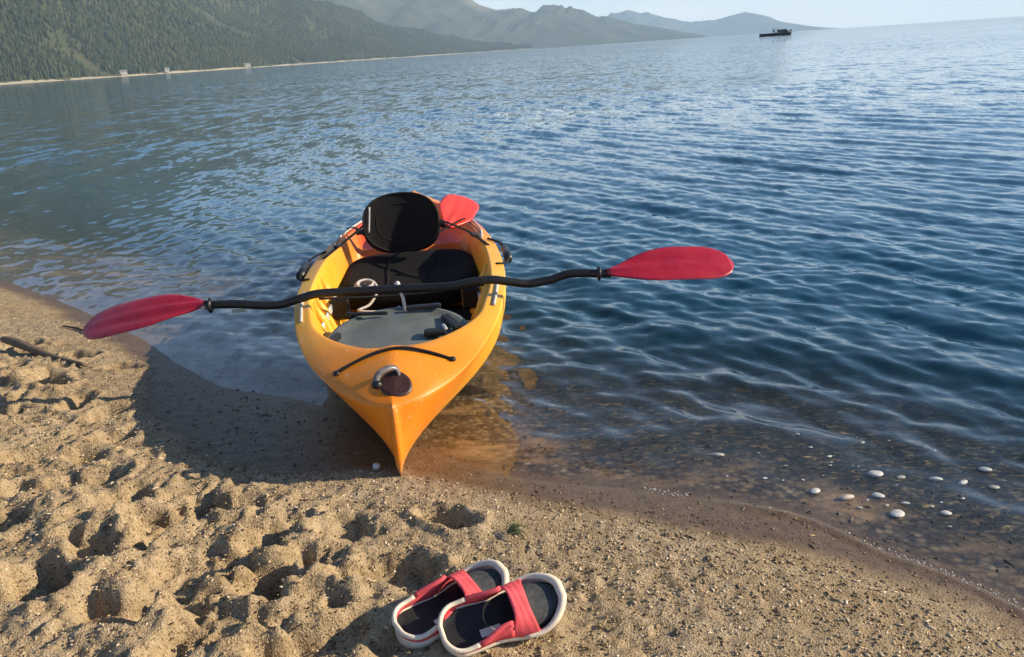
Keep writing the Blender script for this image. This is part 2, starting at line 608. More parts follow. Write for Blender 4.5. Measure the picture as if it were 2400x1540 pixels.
# footprints: x, y, length, width, depth, heading
PITS = [(-.44, 1.37, .15, .075, .040, .1), (-.943, 1.941, .15, .085, .050, .5), (-.66, 1.808, .14, .07, .035, 1.2), (-.194, 1.872, .085, .05, .034, -.4), (-.462, 1.823, .10, .05, .022, .2),
        (-.40, 1.615, .085, .05, .032, .1), (-1.34, 2.173, .13, .06, .032, .3), (-1.161, 2.032, .12, .07, .036, .9), (-1.712, 3.242, .11, .05, .030, .1),
        (-1.983, 3.418, .09, .05, .028, 0), (-2.337, 3.622, .12, .06, .03, .2), (-.82, 1.66, .16, .09, .035, .8), (-.62, 1.60, .18, .09, .040, .5),
        (-.95, 1.52, .14, .08, .038, -.3), (-1.20, 1.62, .14, .08, .04, .4), (-.52, 1.50, .12, .07, .030, .1), (-1.5, 1.95, .14, .08, .036, .2),
        (-1.12, 1.80, .12, .07, .034, -.5), (-.78, 1.98, .10, .06, .028, .3), (-1.62, 2.38, .13, .07, .034, .5), (-1.95, 2.75, .12, .07, .03, .2),
        (-1.42, 2.50, .10, .06, .026, .9), (-2.15, 3.05, .13, .07, .03, .1), (-1.75, 2.05, .14, .08, .04, -.4), (-.72, 1.42, .13, .08, .035, .6)]
rp = random.Random(3)
for _ in range(330):
    px, py = rp.uniform(-3.8, .0), rp.uniform(.4, 4.6)
    dd = float(signed(SHORE, np.array([px]), np.array([py]))[0])
    if dd > -.40 or (px > -.25 and rp.random() < .8): continue
    k = rp.uniform(.22, 1.0) ** 1.2 * 1.15
    PITS.append((px, py, .11 * k, .065 * k, .036 * k, rp.uniform(-.8, 1.6)))


def axis_steps(lo, hi, dense_lo, dense_hi, step, g):
    mid = list(np.arange(dense_lo, dense_hi + step / 2, step))
    a, s = dense_hi, step
    up = []
    while a < hi:
        s *= g
        a += s
        up.append(min(a, hi))
    a, s = dense_lo, step
    dn = []
    while a > lo:
        s *= g
        a -= s
        dn.append(max(a, lo))
    return np.array(dn[::-1] + mid + up)


def grid_faces(nx, ny):
    i = np.arange(nx * ny, dtype=np.int32).reshape(ny, nx)
    return np.stack([i[:-1, :-1].ravel(), i[:-1, 1:].ravel(), i[1:, 1:].ravel(), i[1:, :-1].ravel()], 1)


gx = axis_steps(-10500, 10500, -3.0, 1.8, .0078, 1.045)
gy = axis_steps(-150, 14650, 1.15, 4.6, .0078, 1.045)
X, Y = np.meshgrid(gx, gy)
xf, yf = X.ravel(), Y.ravel()
Z, D = ground_base(xf, yf)
WD = signed(WET_SHADE_L, xf, yf)
near = ((np.abs(xf) < 6) & (yf > -2) & (yf < 9)).astype(float)
l = np.maximum(-D, 0)
dry = sstep(.22, .62, l)
right = sstep(-.1, .5, xf)
disp = fbm(xf * 5, yf * 5, 4) * .018 * dry * (1 - .72 * right)
rid = 1 - np.abs(fbm(xf * 9 + 3.1, yf * 9, 3)) * 2
disp += (rid - .5) * .016 * dry * (1 - .85 * right)
disp += (1 - np.abs(fbm(xf * 22 + 7, yf * 22, 3)) * 2 - .6) * .011 * dry * (1 - .7 * right)
disp += fbm(xf * 38, yf * 38, 3) * .0052 * (sstep(.02, .35, l) * .85 + .15)
disp += fbm(xf * 3, yf * 3, 3) * .006 * (1 - dry)
for (px, py, pl, pw, pd, ph) in PITS:
    sel = (np.abs(xf - px) < pl * 2.2) & (np.abs(yf - py) < pl * 2.2)
    if not sel.any(): continue
    c, s_ = math.cos(ph), math.sin(ph)
    ux = ((xf[sel] - px) * c + (yf[sel] - py) * s_) / pl
    uy = (-(xf[sel] - px) * s_ + (yf[sel] - py) * c) / pw
    wob = fbm(xf[sel] * 14 + px * 31, yf[sel] * 14, 3) * .60
    r = np.sqrt(ux * ux + uy * uy) + wob
    pd *= 1.35
    disp[sel] += -pd * (1 - sstep(.5, 1.0, r)) + pd * .30 * np.exp(-((r - 1.22) / .28) ** 2)
# the little swash edge at the right, and ripples on the lake bed
disp += .013 * np.exp(-((D + .012 + .02 * fbm(xf * 6, yf * 6, 2)) / .018) ** 2) * sstep(.45, .75, xf) * (.5 + vnoise(xf * 5, yf * 5))
under = sstep(-.02, .10, D)
disp = np.where(D > 0, disp * .25, disp)
disp += sstep(.05, .6, D) * (fbm(xf * 7, yf * 7, 4) * .012)
flatw = sstep(-.06, .04, WD) * (D < .0)
disp *= 1 - .55 * flatw * (disp > -.02)
disp *= 1 - .75 * np.exp(-(((xf + .16) / .23) ** 2 + ((yf - 1.41) / .17) ** 2) ** 2)
Zs = Z + disp * near
wet_shade = sstep(-.07, .05, WD - .05 * sstep(.3, .7, xf) + fbm(xf * 4, yf * 4, 3) * .05)
me = np_mesh('beach', np.stack([xf, yf, Zs], 1), grid_faces(len(gx), len(gy)))
add_attr(me, 'wet_shade', wet_shade)
add_attr(me, 'under', under)
wb = np.exp(-((D - .62 - .12 * fbm(xf * 1.6, yf * 1.6, 2)) / .38) ** 2) * sstep(-.1, .25, xf) + .75 * sstep(.9, 1.3, D) * (1 - sstep(2.2, 3.5, D))
add_attr(me, 'weed', np.clip(wb * (1.0 + .9 * fbm(xf * 6, yf * 6, 4)), 0, 1))
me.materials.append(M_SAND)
beach = link(bpy.data.objects.new('beach', me))
tag(beach, 'coarse tan sand beach with footprints sloping down under the lake', kind='structure')
_ZG = Zs.reshape(X.shape)


def ground_z(x, y):
    i = int(np.clip(np.searchsorted(gx, x), 1, len(gx) - 1))
    j = int(np.clip(np.searchsorted(gy, y), 1, len(gy) - 1))
    tx, ty = (x - gx[i - 1]) / (gx[i] - gx[i - 1]), (y - gy[j - 1]) / (gy[j] - gy[j - 1])
    a = _ZG[j - 1, i - 1] * (1 - tx) + _ZG[j - 1, i] * tx
    b = _ZG[j, i - 1] * (1 - tx) + _ZG[j, i] * tx
    return float(a * (1 - ty) + b * ty)


# ------------------------------------------------------------------ lake
wx = axis_steps(-10400, 10400, -2.6, 3.2, .016, 1.022)
wy = axis_steps(.4, 14640, 1.3, 4.2, .015, 1.010)
wy = wy[wy < 16]
wy = np.concatenate([wy, axis_steps(16, 14640, 16.0, 16.1, .16, 1.07)[1:]])
X, Y = np.meshgrid(wx, wy)
xf, yf = X.ravel(), Y.ravel()
sx = np.abs(np.gradient(wx))[None, :].repeat(len(wy), 0).ravel()
sy = np.abs(np.gradient(wy))[:, None].repeat(len(wx), 1).ravel()
_, D = ground_base(xf, yf)
shore_fade = sstep(-.02, .70, D) * .93 + .07 * sstep(-.05, .1, D)
wz = np.zeros_like(xf)
rw = random.Random(21)
resolved = np.zeros_like(xf)
comps = []
for k in range(58):
    lam = .13 * (9.0 ** rw.random())                # .15 .. 1.65 m
    th = math.radians(rw.gauss(33, 7.5) if rw.random() < .80 else rw.gauss(84, 30))   # travel axis
    amp = .0038 * lam ** .85 * rw.uniform(.6, 1.3) * (1 if lam < .6 else .62)
    comps.append((lam, th, amp, rw.uniform(0, 6.28)))
for k in range(34):
    lam = .075 * (3.0 ** rw.random())
    comps.append((lam, math.radians(rw.gauss(38, 26)), .0040 * lam ** .9 * rw.uniform(.5, 1.3), rw.uniform(0, 6.28)))
warp = fbm(xf * .55, yf * .55, 3) * .9
for lam, th, amp, ph in comps:
    kx, ky = math.cos(th) * 2 * math.pi / lam, math.sin(th) * 2 * math.pi / lam
    loc = np.sqrt((sx * math.cos(th)) ** 2 + (sy * math.sin(th)) ** 2)
    vis = sstep(2.6, 5.0, lam / np.maximum(loc, 1e-6))
    p = kx * xf + ky * yf + ph + warp * (1.2 if lam < .6 else .5)
    s_ = np.sin(p)
    wz += amp * vis * (s_ + .28 * np.cos(2 * p))
gust = .72 + .5 * fbm(xf * .35 + 5, yf * .35, 3)
wz *= shore_fade * np.clip(gust, .55, 1.4) * (1 - .42 * sstep(.5, 3.0, -xf))
# a few small breaking crests parallel to the shore at the right
wob = fbm(xf * 1.2, yf * 1.2, 2)
for (dc, a_, w_) in ((.42, .012, .07), (.78, .014, .09), (1.2, .014, .11), (1.75, .012, .12)):
    q = (D - dc - wob * .22)
    wz += a_ * np.exp(-(q / w_) ** 2) * sstep(-.3, .9, xf) * (1 - sstep(5, 9, yf)) * (.6 + .6 * vnoise(xf * .9 + dc * 7, yf * .9))
far = sstep(.02, .16, np.maximum(sx, sy))
dep = np.clip(D, 0, None)
depth = sstep(0, 3.0, dep)
keep = D > -.25
F = grid_faces(len(wx), len(wy))
F = F[keep[F].any(1)]
used = np.unique(F)
remap = np.full(len(xf), -1, np.int32)
remap[used] = np.arange(len(used))
me = np_mesh('lake_water', np.stack([xf, yf, wz], 1)[used], remap[F])
add_attr(me, 'depth', depth[used])
add_attr(me, 'far', far[used])
me.materials.append(M_WATER)
lake = link(bpy.data.objects.new('lake_water', me))
tag(lake, 'blue rippled lake water, clear and brown over the shallows', kind='structure')


# ------------------------------------------------------------------ hills
def hill(name, foot, ridge, mat, seed, nu=420, nv=110, gully=.16, label=None, back=None):
    """heightfield from its shoreline (foot) over its ridge and down behind it"""
    fx = catmull(foot, 24)
    rx = catmull(ridge, 24)
    def resamp(P, n):
        t = np.linspace(0, 1, len(P))
        u = np.linspace(0, 1, n)
        return np.stack([np.interp(u, t, P[:, k]) for k in range(P.shape[1])], 1)
    fo, ri = resamp(fx, nu), resamp(rx, nu)
    v = np.concatenate([np.linspace(0, 1, nv), np.linspace(1, 2, 24)[1:]])
    VV, UU = np.meshgrid(v, np.arange(nu), indexing='ij')
    fo_, ri_ = fo[UU], ri[UU]
    vv = np.minimum(VV, 1)[..., None]
    P = fo_ * (1 - vv) + ri_[..., :2] * vv
    ex = np.maximum(VV - 1, 0)[..., None]
    P = P + (ri_[..., :2] - fo_) * ex * .9
    prof = np.where(VV <= 1, np.minimum(VV, 1) ** 1.15, np.maximum(1 - (VV - 1) ** 1.3 * 1.1, -.1))
    rough = 1 + .12 * fbm(UU / 17.0 + seed * 3, VV * 2.0, 4)
    h = ri_[..., 2] * prof * rough
    sc = 1 / 420.0
    n1 = fbm(P[..., 0] * sc + seed, P[..., 1] * sc, 5)
    n2 = 1 - np.abs(fbm(P[..., 0] * sc * .8 + seed * 2.3, P[..., 1] * sc * .8, 4)) * 2
    env = np.sin(np.clip(VV, 0, 1) * math.pi) * .75 + .30 * np.clip(VV * 3, 0, 1)
    h = h + ri_[..., 2].clip(20) * gully * (n1 + .8 * (n2 - .6)) * env
    h = np.where(VV <= 0, -3, np.where(VV <= 1, np.maximum(h, VV * 14 - 1), h))
    V3 = np.stack([P[..., 0], P[..., 1], h], -1)
    me = np_mesh(name, V3.reshape(-1, 3), grid_faces(nu, len(v))[:, ::-1])
    me.materials.append(mat)
    o = link(bpy.data.objects.new(name, me))
    tag(o, label, kind='structure')
    return o, V3[:nv]


M_H1 = hill_material('wooded_slope', [(.030, .036, .020), (.050, .060, .028), (.06, .06, .034), (.09, .078, .05)], 3.4, .012)
M_H2 = hill_material('far_mountain', [(.035, .042, .03), (.055, .062, .045), (.09, .09, .07), (.16, .14, .11)], 0, .004)
h1, H1 = hill('hillside', [(-620, 300), (-640, 632), (-729, 889), (-748, 1300), (-708, 1655), (-619, 2215), (-548, 2746), (-425, 3273), (-271, 3891), (-69, 4499), (234, 4995)],
              [(-1750, 1200, 480), (-1535, 1712, 500), (-1472, 2021, 578), (-1285, 2488, 582), (-1172, 2978, 489), (-917, 3481, 332), (-738, 3880, 252), (-560, 4364, 180), (-330, 4688, 118), (-80, 4999, 60), (245, 5294, 18)],
              M_H1, 1.7, 520, 150, .15, 'steep forested slope dropping to the far lake shore')
h2, _ = hill('mountain', [(-2028, 4056), (-1445, 4451), (-619, 4875), (-147, 5302), (720, 5884), (1626, 6427)],
             [(-2496, 5772, 897), (-1810, 5972, 846), (-1301, 6103, 644), (-909, 6331, 515), (-471, 6535, 437), (-62, 6708, 360), (134, 6706, 312), (335, 6777, 295), (509, 6845, 343), (665, 6910, 282), (859, 6967, 234), (1221, 7071, 140), (1797, 7108, 12)],
             M_H2, 5.2, 420, 90, .12, 'hazy blue wooded mountain behind the near slope')
h3, _ = hill('mountain', [(-300, 11200), (1300, 11300), (2300, 11300), (3300, 11250), (4100, 11200), (4800, 11300)],
             [(-300, 13000, 520), (323, 12996, 560), (1465, 12917, 430), (1842, 12869, 416), (2178, 12816, 440), (2521, 12753, 344), (2945, 12662, 235), (3418, 12543, 251), (3818, 12427, 300), (4158, 12317, 174), (4435, 12220, 97), (4800, 12120, 5)],
             M_H2, 9.4, 360, 70, .08, 'pale blue farthest mountains ending in a low headland')

# conifers of the wooded slope: a far-off wood that reads as one mass
m, nt, b = nodes('conifer_foliage')
at_ = N(nt, 'ShaderNodeAttribute', attribute_name='tone').outputs['Fac']
nt.links.new(ramp(nt, at_, [(0, (.018, .026, .014)), (.5, (.040, .052, .024)), (.85, (.075, .078, .036)), (1, (.12, .10, .06))]), b.inputs['Base Color'])
b.inputs['Roughness'].default_value = .9
b.inputs['Specular IOR Level'].default_value = .1
NT = 70000
nvv, nuu = H1.shape[:2]
ti = (rng.random(NT) ** 1.3) * (nvv - 3) + .8
tj = rng.random(NT) * (nuu - 2)
i0, j0 = ti.astype(int), tj.astype(int)
fi, fj = (ti - i0)[:, None], (tj - j0)[:, None]
base = (H1[i0, j0] * (1 - fi) + H1[i0 + 1, j0] * fi) * (1 - fj) + (H1[i0, j0 + 1] * (1 - fi) + H1[i0 + 1, j0 + 1] * fi) * fj
dens = fbm(base[:, 0] / 160, base[:, 1] / 160, 4)
ok = (dens + rng.random(NT) * .5 > -.06) & (base[:, 2] > 2.4 + 3.5 * rng.random(NT))
base, dens = base[ok], dens[ok]
n = len(base)
hgt = rng.uniform(7, 16, n)
rad = hgt * rng.uniform(.15, .26, n)
K = 5
ang = np.arange(K) / K * 2 * math.pi
ring = lambda zf, rf, ph: np.stack([base[:, None, 0] + np.cos(ang + ph)[None] * rad[:, None] * rf, base[:, None, 1] + np.sin(ang + ph)[None] * rad[:, None] * rf, base[:, None, 2] + (hgt * zf)[:, None] + 0 * ang[None]], -1)
V = np.concatenate([ring(.03, .75, 0), ring(.28, 1.0, .5), ring(.66, .5, .2), (base + np.stack([0 * hgt, 0 * hgt, hgt], 1))[:, None, :]], 1)
nvp = 3 * K + 1
T = []
for k in range(K):
    k2 = (k + 1) % K
    for a, c in ((0, K), (K, 2 * K)):
        T += [(a + k, a + k2, c + k2), (a + k, c + k2, c + k)]
    T.append((2 * K + k, 2 * K + k2, 3 * K))
T = np.array(T)
Fs = (np.arange(n)[:, None, None] * nvp + T[None]).reshape(-1, 3)
me = np_mesh('forest', V.reshape(-1, 3), Fs, smooth=False)
add_attr(me, 'tone', np.repeat(np.clip(rng.random(n) * .75 + dens * .35, 0, 1), nvp))
me.materials.append(m)
tag(link(bpy.data.objects.new('forest', me)), 'dense conifer forest covering the slope across the water', kind='stuff')

# ------------------------------------------------------------------ haze
hz = MB().box((0, 7300, 505), (22000, 15000, 1032)).build('haze', simple('tmp', (1, 1, 1)))
mh = bpy.data.materials.new('haze')
mh.use_nodes = True
nt = mh.node_tree
nt.nodes.clear()
pv = N(nt, 'ShaderNodeVolumePrincipled', inp={'Color': (.56, .78, 1.0, 1), 'Density': 8.0e-5, 'Anisotropy': .0})
out = N(nt, 'ShaderNodeOutputMaterial')
nt.links.new(pv.outputs[0], out.inputs['Volume'])
hz.data.materials.clear()
hz.data.materials.append(mh)
tag(hz, 'thin blue haze over the lake and the far mountains', kind='stuff')
HAZE = hz

# ------------------------------------------------------------------ far shore houses
M_WALLW = simple('white_wall', (.50, .48, .44), .8, .1, 2)
M_ROOFG = simple('grey_roof', (.25, .22, .2), .8, .2, 2)
for (x, y, w, lab) in ((-722, 1640, 12, 'small white house nearest along the far shore'), (-690, 1776, 9, 'smallest pale house in the middle of the far shore'), (-632, 2160, 14, 'long pale house farthest along the wooded shore')):
    hroot = empty('house', (x, y, 3.0), math.radians(20))
    MB().box((0, 0, 3), (w, 8, 6), bev=.1).build('wall', M_WALLW, hroot)
    f = MB()
    f.add([(-w / 2 - .6, -4.8, 6.01), (w / 2 + .6, -4.8, 6.01), (w / 2 + .6, 4.8, 6.01), (-w / 2 - .6, 4.8, 6.01), (-w / 2 - .6, 0, 9), (w / 2 + .6, 0, 9)],
          [(0, 1, 5, 4), (2, 3, 4, 5), (0, 4, 3), (1, 2, 5), (3, 2, 1, 0)], False)
    f.build('roof', M_ROOFG, hroot)
    tag(hroot, lab, 'house', 'houses on the far shore')

# ------------------------------------------------------------------ motor boat far out
M_NAVY = simple('dark_boat_hull', (.010, .014, .022), .4, .2, 1)
M_BOATW = simple('white_boat_top', (.6, .6, .6), .4, .1, 1)
M_GLASSD = simple('dark_windscreen', (.03, .04, .05), .1, .1, 1)
bt = empty('motor_boat', (106.5, 318, -.1), math.radians(-4))
bt.scale = (1.45, 1.45, 1.45)
rows = []
for i in range(15):
    t = i / 14
    x = -3.9 + 7.8 * t
    w = 1.15 * (1 - (1 - min(1, t / .55)) ** 2.2) * (1 if t < .8 else 1 - (t - .8) * .4)
    top = .62 + .45 * t * t + .1 * (1 - t) ** 2
    w = max(w, .03)
    rows.append([(x, -w, top), (x, -w * .96, top * .55), (x, -w * .7, .05), (x, 0, -.3 * min(1, .2 + t)), (x, w * .7, .05), (x, w * .96, top * .55), (x, w, top), (x, w * .5, top + .07), (x, 0, top + .1), (x, -w * .5, top + .07)])
MB().grid(rows, closed_v=True, cap0=True, cap1=True).build('hull', M_NAVY, bt)
MB().box((1.9, 0, 1.28), (2.4, 1.7, .62), bev=.15).build('cockpit_coaming', M_NAVY, bt)
wsr = Matrix.Rotation(math.radians(-35), 3, 'Y')
ws = MB().box((-.2, 0, 1.25), (.06, 1.7, .8), wsr).build('windscreen', M_GLASSD, bt)
cn = MB().box((.7, 0, 1.95), (2.0, 1.7, .14), bev=.05).build('canopy', M_BOATW, bt)
for sx_ in (-.15, 1.55):
    for sy_ in (-.78, .78):
        MB().tube([(sx_, sy_, 1.0), (sx_, sy_, 1.9)], .035, 6).build('canopy_post', M_BOATW, bt)
MB().box((4.1, 0, .95), (.55, .5, .9), bev=.12).box((4.15, 0, .2), (.2, .15, .9)).build('outboard_motor', M_BLACKP, bt)
tag(bt, 'dark motor boat with pale canopy far out on the lake', 'boat')

# ------------------------------------------------------------------ kayak
KX, KY, KZ, KROT = -.366, 2.135, .02, math.radians(4.0)
kay = empty('kayak', (KX, KY, KZ), KROT)
tag(kay, 'orange and yellow sit-on-top kayak with its bow on the sand', 'kayak')
L_K = 3.1
_hs = [(-.012, .004), (0, .016), (.03, .074), (.07, .124), (.12, .172), (.2, .230), (.32, .290), (.5, .348), (.75, .396), (1.0, .424), (1.35, .432), (1.7, .418), (2.1, .378), (2.5, .30), (2.8, .20), (3.0, .10), (3.1, .02)]
_zs = [(-.012, .222), (0, .228), (.1, .245), (.25, .270), (.5, .302), (.9, .325), (1.5, .325), (2.2, .315), (2.8, .32), (3.1, .335)]
_zk = [(-.012, .03), (0, .0), (.1, -.012), (.4, -.045), (1.0, -.07), (2.2, -.07), (2.7, -.03), (3.0, .08), (3.1, .2)]


def smooth_interp(tab, s):
    P = catmull(tab, 10)
    o = np.argsort(P[:, 0])
    return float(np.interp(s, P[o, 0], P[o, 1]))


def well_half(s, hw):
    gw = .066
    full = max(hw - gw, .01)
    if s < .248 or s > 2.86: return 0.0
    a = 1.0
    if s < .60: a = math.sqrt(max(0, 1 - ((.60 - s) / .35) ** 2))
    if s > 2.55: a = math.sqrt(max(0, 1 - ((s - 2.55) / .31) ** 2))
    return full * a


def floor_z(s):
    tab = [(.2, .225), (.3, .235), (.74, .235), (.79, .05), (1.50, .04), (1.58, .12), (1.98, .13), (2.06, .24), (2.12, .20), (2.9, .2)]
    return float(np.interp(s, [t[0] for t in tab], [t[1] for t in tab]))


def deck_z(s, y, hw, zs):
    bow = 1 - float(sstep(.25, .6, s))
    crown = (.026 + .026 * bow) * float(sstep(-.02, .12, s)) + .006
    q = min(1, abs(y) / max(hw, 1e-3))
    return zs + .006 + crown * (1 - (q * q + .0004) ** (1 - .38 * bow))


ss = sorted(set([-.012, -.006, 0, .008, .02, .035, .05, .2505, .253, .257, .263, .272, .284, .296, 2.84, 2.85, 2.857] + list(np.arange(.07, .86, .02)) + list(np.arange(.86, 3.0, .03)) + [3.0, 3.03, 3.06, 3.085, 3.1]))
rows = []
for s in ss:
    hw, zs, zk = smooth_interp(_hs, s), smooth_interp(_zs, s), smooth_interp(_zk, s)
    mid = float(sstep(.0, .75, s)) * (1 - .8 * float(sstep(2.5, 3.1, s)))
    half = []
    for u in np.linspace(0, 1, 15):
        bow = u ** 1.12
        full = (1 - (1 - u) ** 2.4) ** .62
        y = hw * (bow * (1 - mid) + full * mid)
        if u < .03: y = 0
        if s < .04 and u > 0: y = max(y, .010 * min(1, u * 6))
        # soft spray chine
        half.append((y, zk + (zs - zk) * u))
    wi = well_half(s, hw)
    ys = [hw * .992, hw * .97, hw * .93] + list(np.linspace(hw * .88, max(wi + .008, hw * .02), 5))
    if wi > 0.034:
        ys = [hw * .992, hw * .97, hw * .93] + list(np.linspace(hw * .88, wi + .010, 4)) + [wi + .003, wi - .003, wi - .012, wi - .022, wi - .03] + list(np.linspace(max(wi - .06, .02), 0, 6))
    else:
        ys = [hw * .992, hw * .97, hw * .93] + list(np.linspace(hw * .85, 0, 15))
    fz = floor_z(s)
    for y in ys[:]:
        z = deck_z(s, y, hw, zs)
        if y > hw * .9: z = zs + .006 * (1 - ((y / hw - .9) / .1) ** 2) + (z - zs - .006) * .5
        if wi > .034:
            k = float(sstep(0, 1, (wi - y) / .03 * .5 + .15))
            z = z * (1 - k) + min(fz, z) * k
        half.append((y, z))
    left = [(-y, s, z) for (y, z) in half]
    rightp = [(y, s, z) for (y, z) in half]
    # ring: keel -> right side -> deck centre -> left side -> keel
    rows.append(rightp + left[::-1][1:-1])
mbk = MB()
mbk.grid(rows, closed_v=True, cap0=True, cap1=True)
hull = mbk.build('hull', M_HULL, kay)
bpy.context.view_layer.update()


def dz(s, y):
    hw, zs = smooth_interp(_hs, s), smooth_interp(_zs, s)
    return deck_z(s, y, hw, zs)


# grey hatch cover in the bow recess
rows = []
hc_s, hc_a, hc_b = .52, .235, .262
for rf, z in ((1.0, -.012), (1.0, .010), (.96, .020), (.90, .022), (.86, .016), (.6, .026), (.3, .031), (.02, .032)):
    rows.append([(hc_b * rf * math.cos(t) * (1 if abs(math.cos(t)) < .9 else .99), hc_s + hc_a * rf * math.sin(t), .258 + z + .032 * math.sin(t) * rf) for t in np.linspace(0, 2 * math.pi, 40, endpoint=False)])
hatch = MB().grid(rows, closed_v=True, cap0=True, cap1=True).build('hatch_cover', M_GREY, kay)
MB().box((.09, .69, .318), (.13, .030, .016), bev=.005).build('latch_bar', M_BLACKP, hatch)
MB().box((-.12, .675, .315), (.16, .016, .012), Matrix.Rotation(-.18, 3, 'Z'), bev=.004).build('latch_bar', M_BLACKP, hatch)
MB().box((.19, .54, .300), (.035, .15, .02), Matrix.Rotation(.3, 3, 'Z'), bev=.006).build('latch_strap', M_BLACKP, hatch)
MB().box((.13, .46, .294), (.075, .045, .02), bev=.006).build('buckle', M_BLACKP, hatch)
MB().box((.165, .475, .305), (.012, .05, .012), Matrix.Rotation(.2, 3, 'Z'), bev=.004).build('buckle_clip', M_LGREY, hatch)
MB().box((-.225, .48, .290), (.02, .10, .028), Matrix.Rotation(-.35, 3, 'Z'), bev=.006).build('hinge', M_BLACKP, hatch)
MB().tube([(.02, .72, .30), (.015, .74, .345), (-.0, .76, .385)], [.007, .006, .005], 8).blob((-.002, .762, .393), (.011, .011, .013)).build('bungee_toggle', M_LGREY, kay)

# black deck cord across the foredeck
pts = catmull([(-.178, .185, dz(.185, -.178) + .003), (-.13, .20, dz(.20, -.13) + .006), (-.05, .218, dz(.218, -.05) + .007), (.03, .226, dz(.226, .03) + .007), (.11, .220, dz(.220, .11) + .006), (.185, .205, dz(.205, .185) + .003)], 6)
dc = MB().tube(pts, .0055, 8).build('deck_cord', M_WEB, kay)
MB().blob(pts[-1], (.013, .011, .009)).build('cord_anchor', M_BLACKP, dc)
MB().blob(pts[0], (.012, .014, .008)).build('cord_anchor', M_BLACKP, dc)

# carry handle in a dark recess on the bow
hz_ = dz(.06, 0) - .001
HS = -.026
hd = MB()
rws = []
for rf, z in ((1.06, -.004), (1.05, .004), (.95, .0065), (.80, .0035), (.1, .0025)):
    row = []
    for t in np.linspace(0, 2 * math.pi, 28, endpoint=False):
        px_, ps_ = .012 + .046 * rf * math.cos(t), .088 + HS + .036 * rf * math.sin(t)
        row.append((px_, ps_, dz(ps_, px_) + z))
    rws.append(row)
hbase = hd.grid(rws, closed_v=True, cap0=True, cap1=True).build('handle_recess', simple('dark_red_plastic', (.035, .012, .010), .45), kay)
hp = catmull([(x - .008, y + HS, hz_ + z) for x, y, z in ((-.032, .070, .006), (-.034, .072, .026), (-.02, .085, .042), (.008, .105, .046), (.026, .115, .034), (.030, .118, .008))], 5)
MB().tube(hp, .010, 8, flat=.6).build('carry_handle', simple('handle_webbing', (.12, .11, .12), .35, .4, 60), kay)
MB().blob((-.042, .068 + HS, hz_ + .010), (.017, .016, .014)).build('handle_knob', M_BLACKP, hbase)

# footwell ribs moulded into the left and right inner walls
for sgn in (-1, 1):
    for k, s in enumerate((.86, .98, 1.10, 1.24)):
        hw = smooth_interp(_hs, s)
        w = hw - .066
        MB().tube([(sgn * (w + .004), s, .315), (sgn * (w - .028), s + .01, .24), (sgn * (w - .052), s + .02, .15), (sgn * (w - .07), s + .03, .09)], [.016, .022, .026, .028], 10).build('footwell_rib', M_HULL, kay)
    tr_ = MB().box((sgn * .315, 1.02, .225), (.016, .42, .035), bev=.006).build('foot_track', M_LGREY, kay)
    MB().box((sgn * .275, 1.10, .215), (.075, .028, .10), bev=.010).build('foot_peg', M_BLACKP, tr_)
# black mat on the cockpit floor
MB().box((0, 1.14, .056), (.60, .68, .025), bev=.008).build('floor_mat', M_BLACK, kay)

# seat
rows = []
for rf, z in ((1.0, -.06), (1.02, .0), (.97, .035), (.85, .045), (.5, .036), (.05, .032)):
    row = []
    for t in np.linspace(0, 2 * math.pi, 36, endpoint=False):
        cx_, cy_ = math.copysign(abs(math.cos(t)) ** .55, math.cos(t)), math.copysign(abs(math.sin(t)) ** .55, math.sin(t))
        row.append((.328 * rf * cx_, 1.68 + .30 * rf * cy_, .155 + z + .045 * max(0, cy_ * rf) ** 2 + .02 * abs(cx_ * rf) ** 3))
    rows.append(row)
pad = MB().grid(rows, closed_v=True, cap0=True, cap1=True).build('seat_pad', M_BLACK, kay)
# backrest: round padded panel leaning back a little
brc = Vector((-.028, 1.90, .405))
lean = Matrix.Rotation(math.radians(-12), 3, 'X')


def br(u, v, d):
    return brc + lean @ Vector((u, d + .05 * (u / .19) ** 2 * -1, v))


rows = []
SE = .86
T36 = np.linspace(0, 2 * math.pi, 44, endpoint=False)
def se(t, a, b): return a * math.copysign(abs(math.cos(t)) ** SE, math.cos(t)), b * math.copysign(abs(math.sin(t)) ** SE, math.sin(t))
for rf, d in ((.04, .03), (.8, .032), (.96, .028), (1.0, .012), (1.0, -.008), (.955, -.022), (.90, -.020), (.7, -.027), (.4, -.030), (.03, -.030)):
    row = []
    for t in T36:
        u, v = se(t, .195, .152)
        row.append(br(u * rf, v * rf - .02 * (v < 0) * abs(u / .195) * rf, d))
    rows.append(row)
back = MB().grid(rows, closed_v=True, cap0=True, cap1=True).build('backrest', M_BLACK, kay)
pp = [br(*se(t, .188, .146), -.021) for t in T36]
MB().tube(pp, .0055, 6, closed=True).build('piping', M_WEB, back)
pp = [br(-.160 + .012 * math.sin(v * 10), v, -.034) for v in np.linspace(-.04, .085, 10)]
MB().tube(pp, .0042, 6, flat=.5).build('reflective_strip', M_LGREY, back)
pp = [br(*se(t, .125, .095), -.0285) for t in T36]
MB().tube(pp, .0028, 5, closed=True).build('seam', M_WEB, back)
for s_b, xx in ((.93, .33), (1.02, .335)):
    MB().tube(catmull([(-xx, s_b, .315), (-.1, s_b + .06, .285), (.1, s_b + .05, .285), (xx, s_b, .315)], 6), .005, 6).build('bungee_cord', M_WEB, kay)
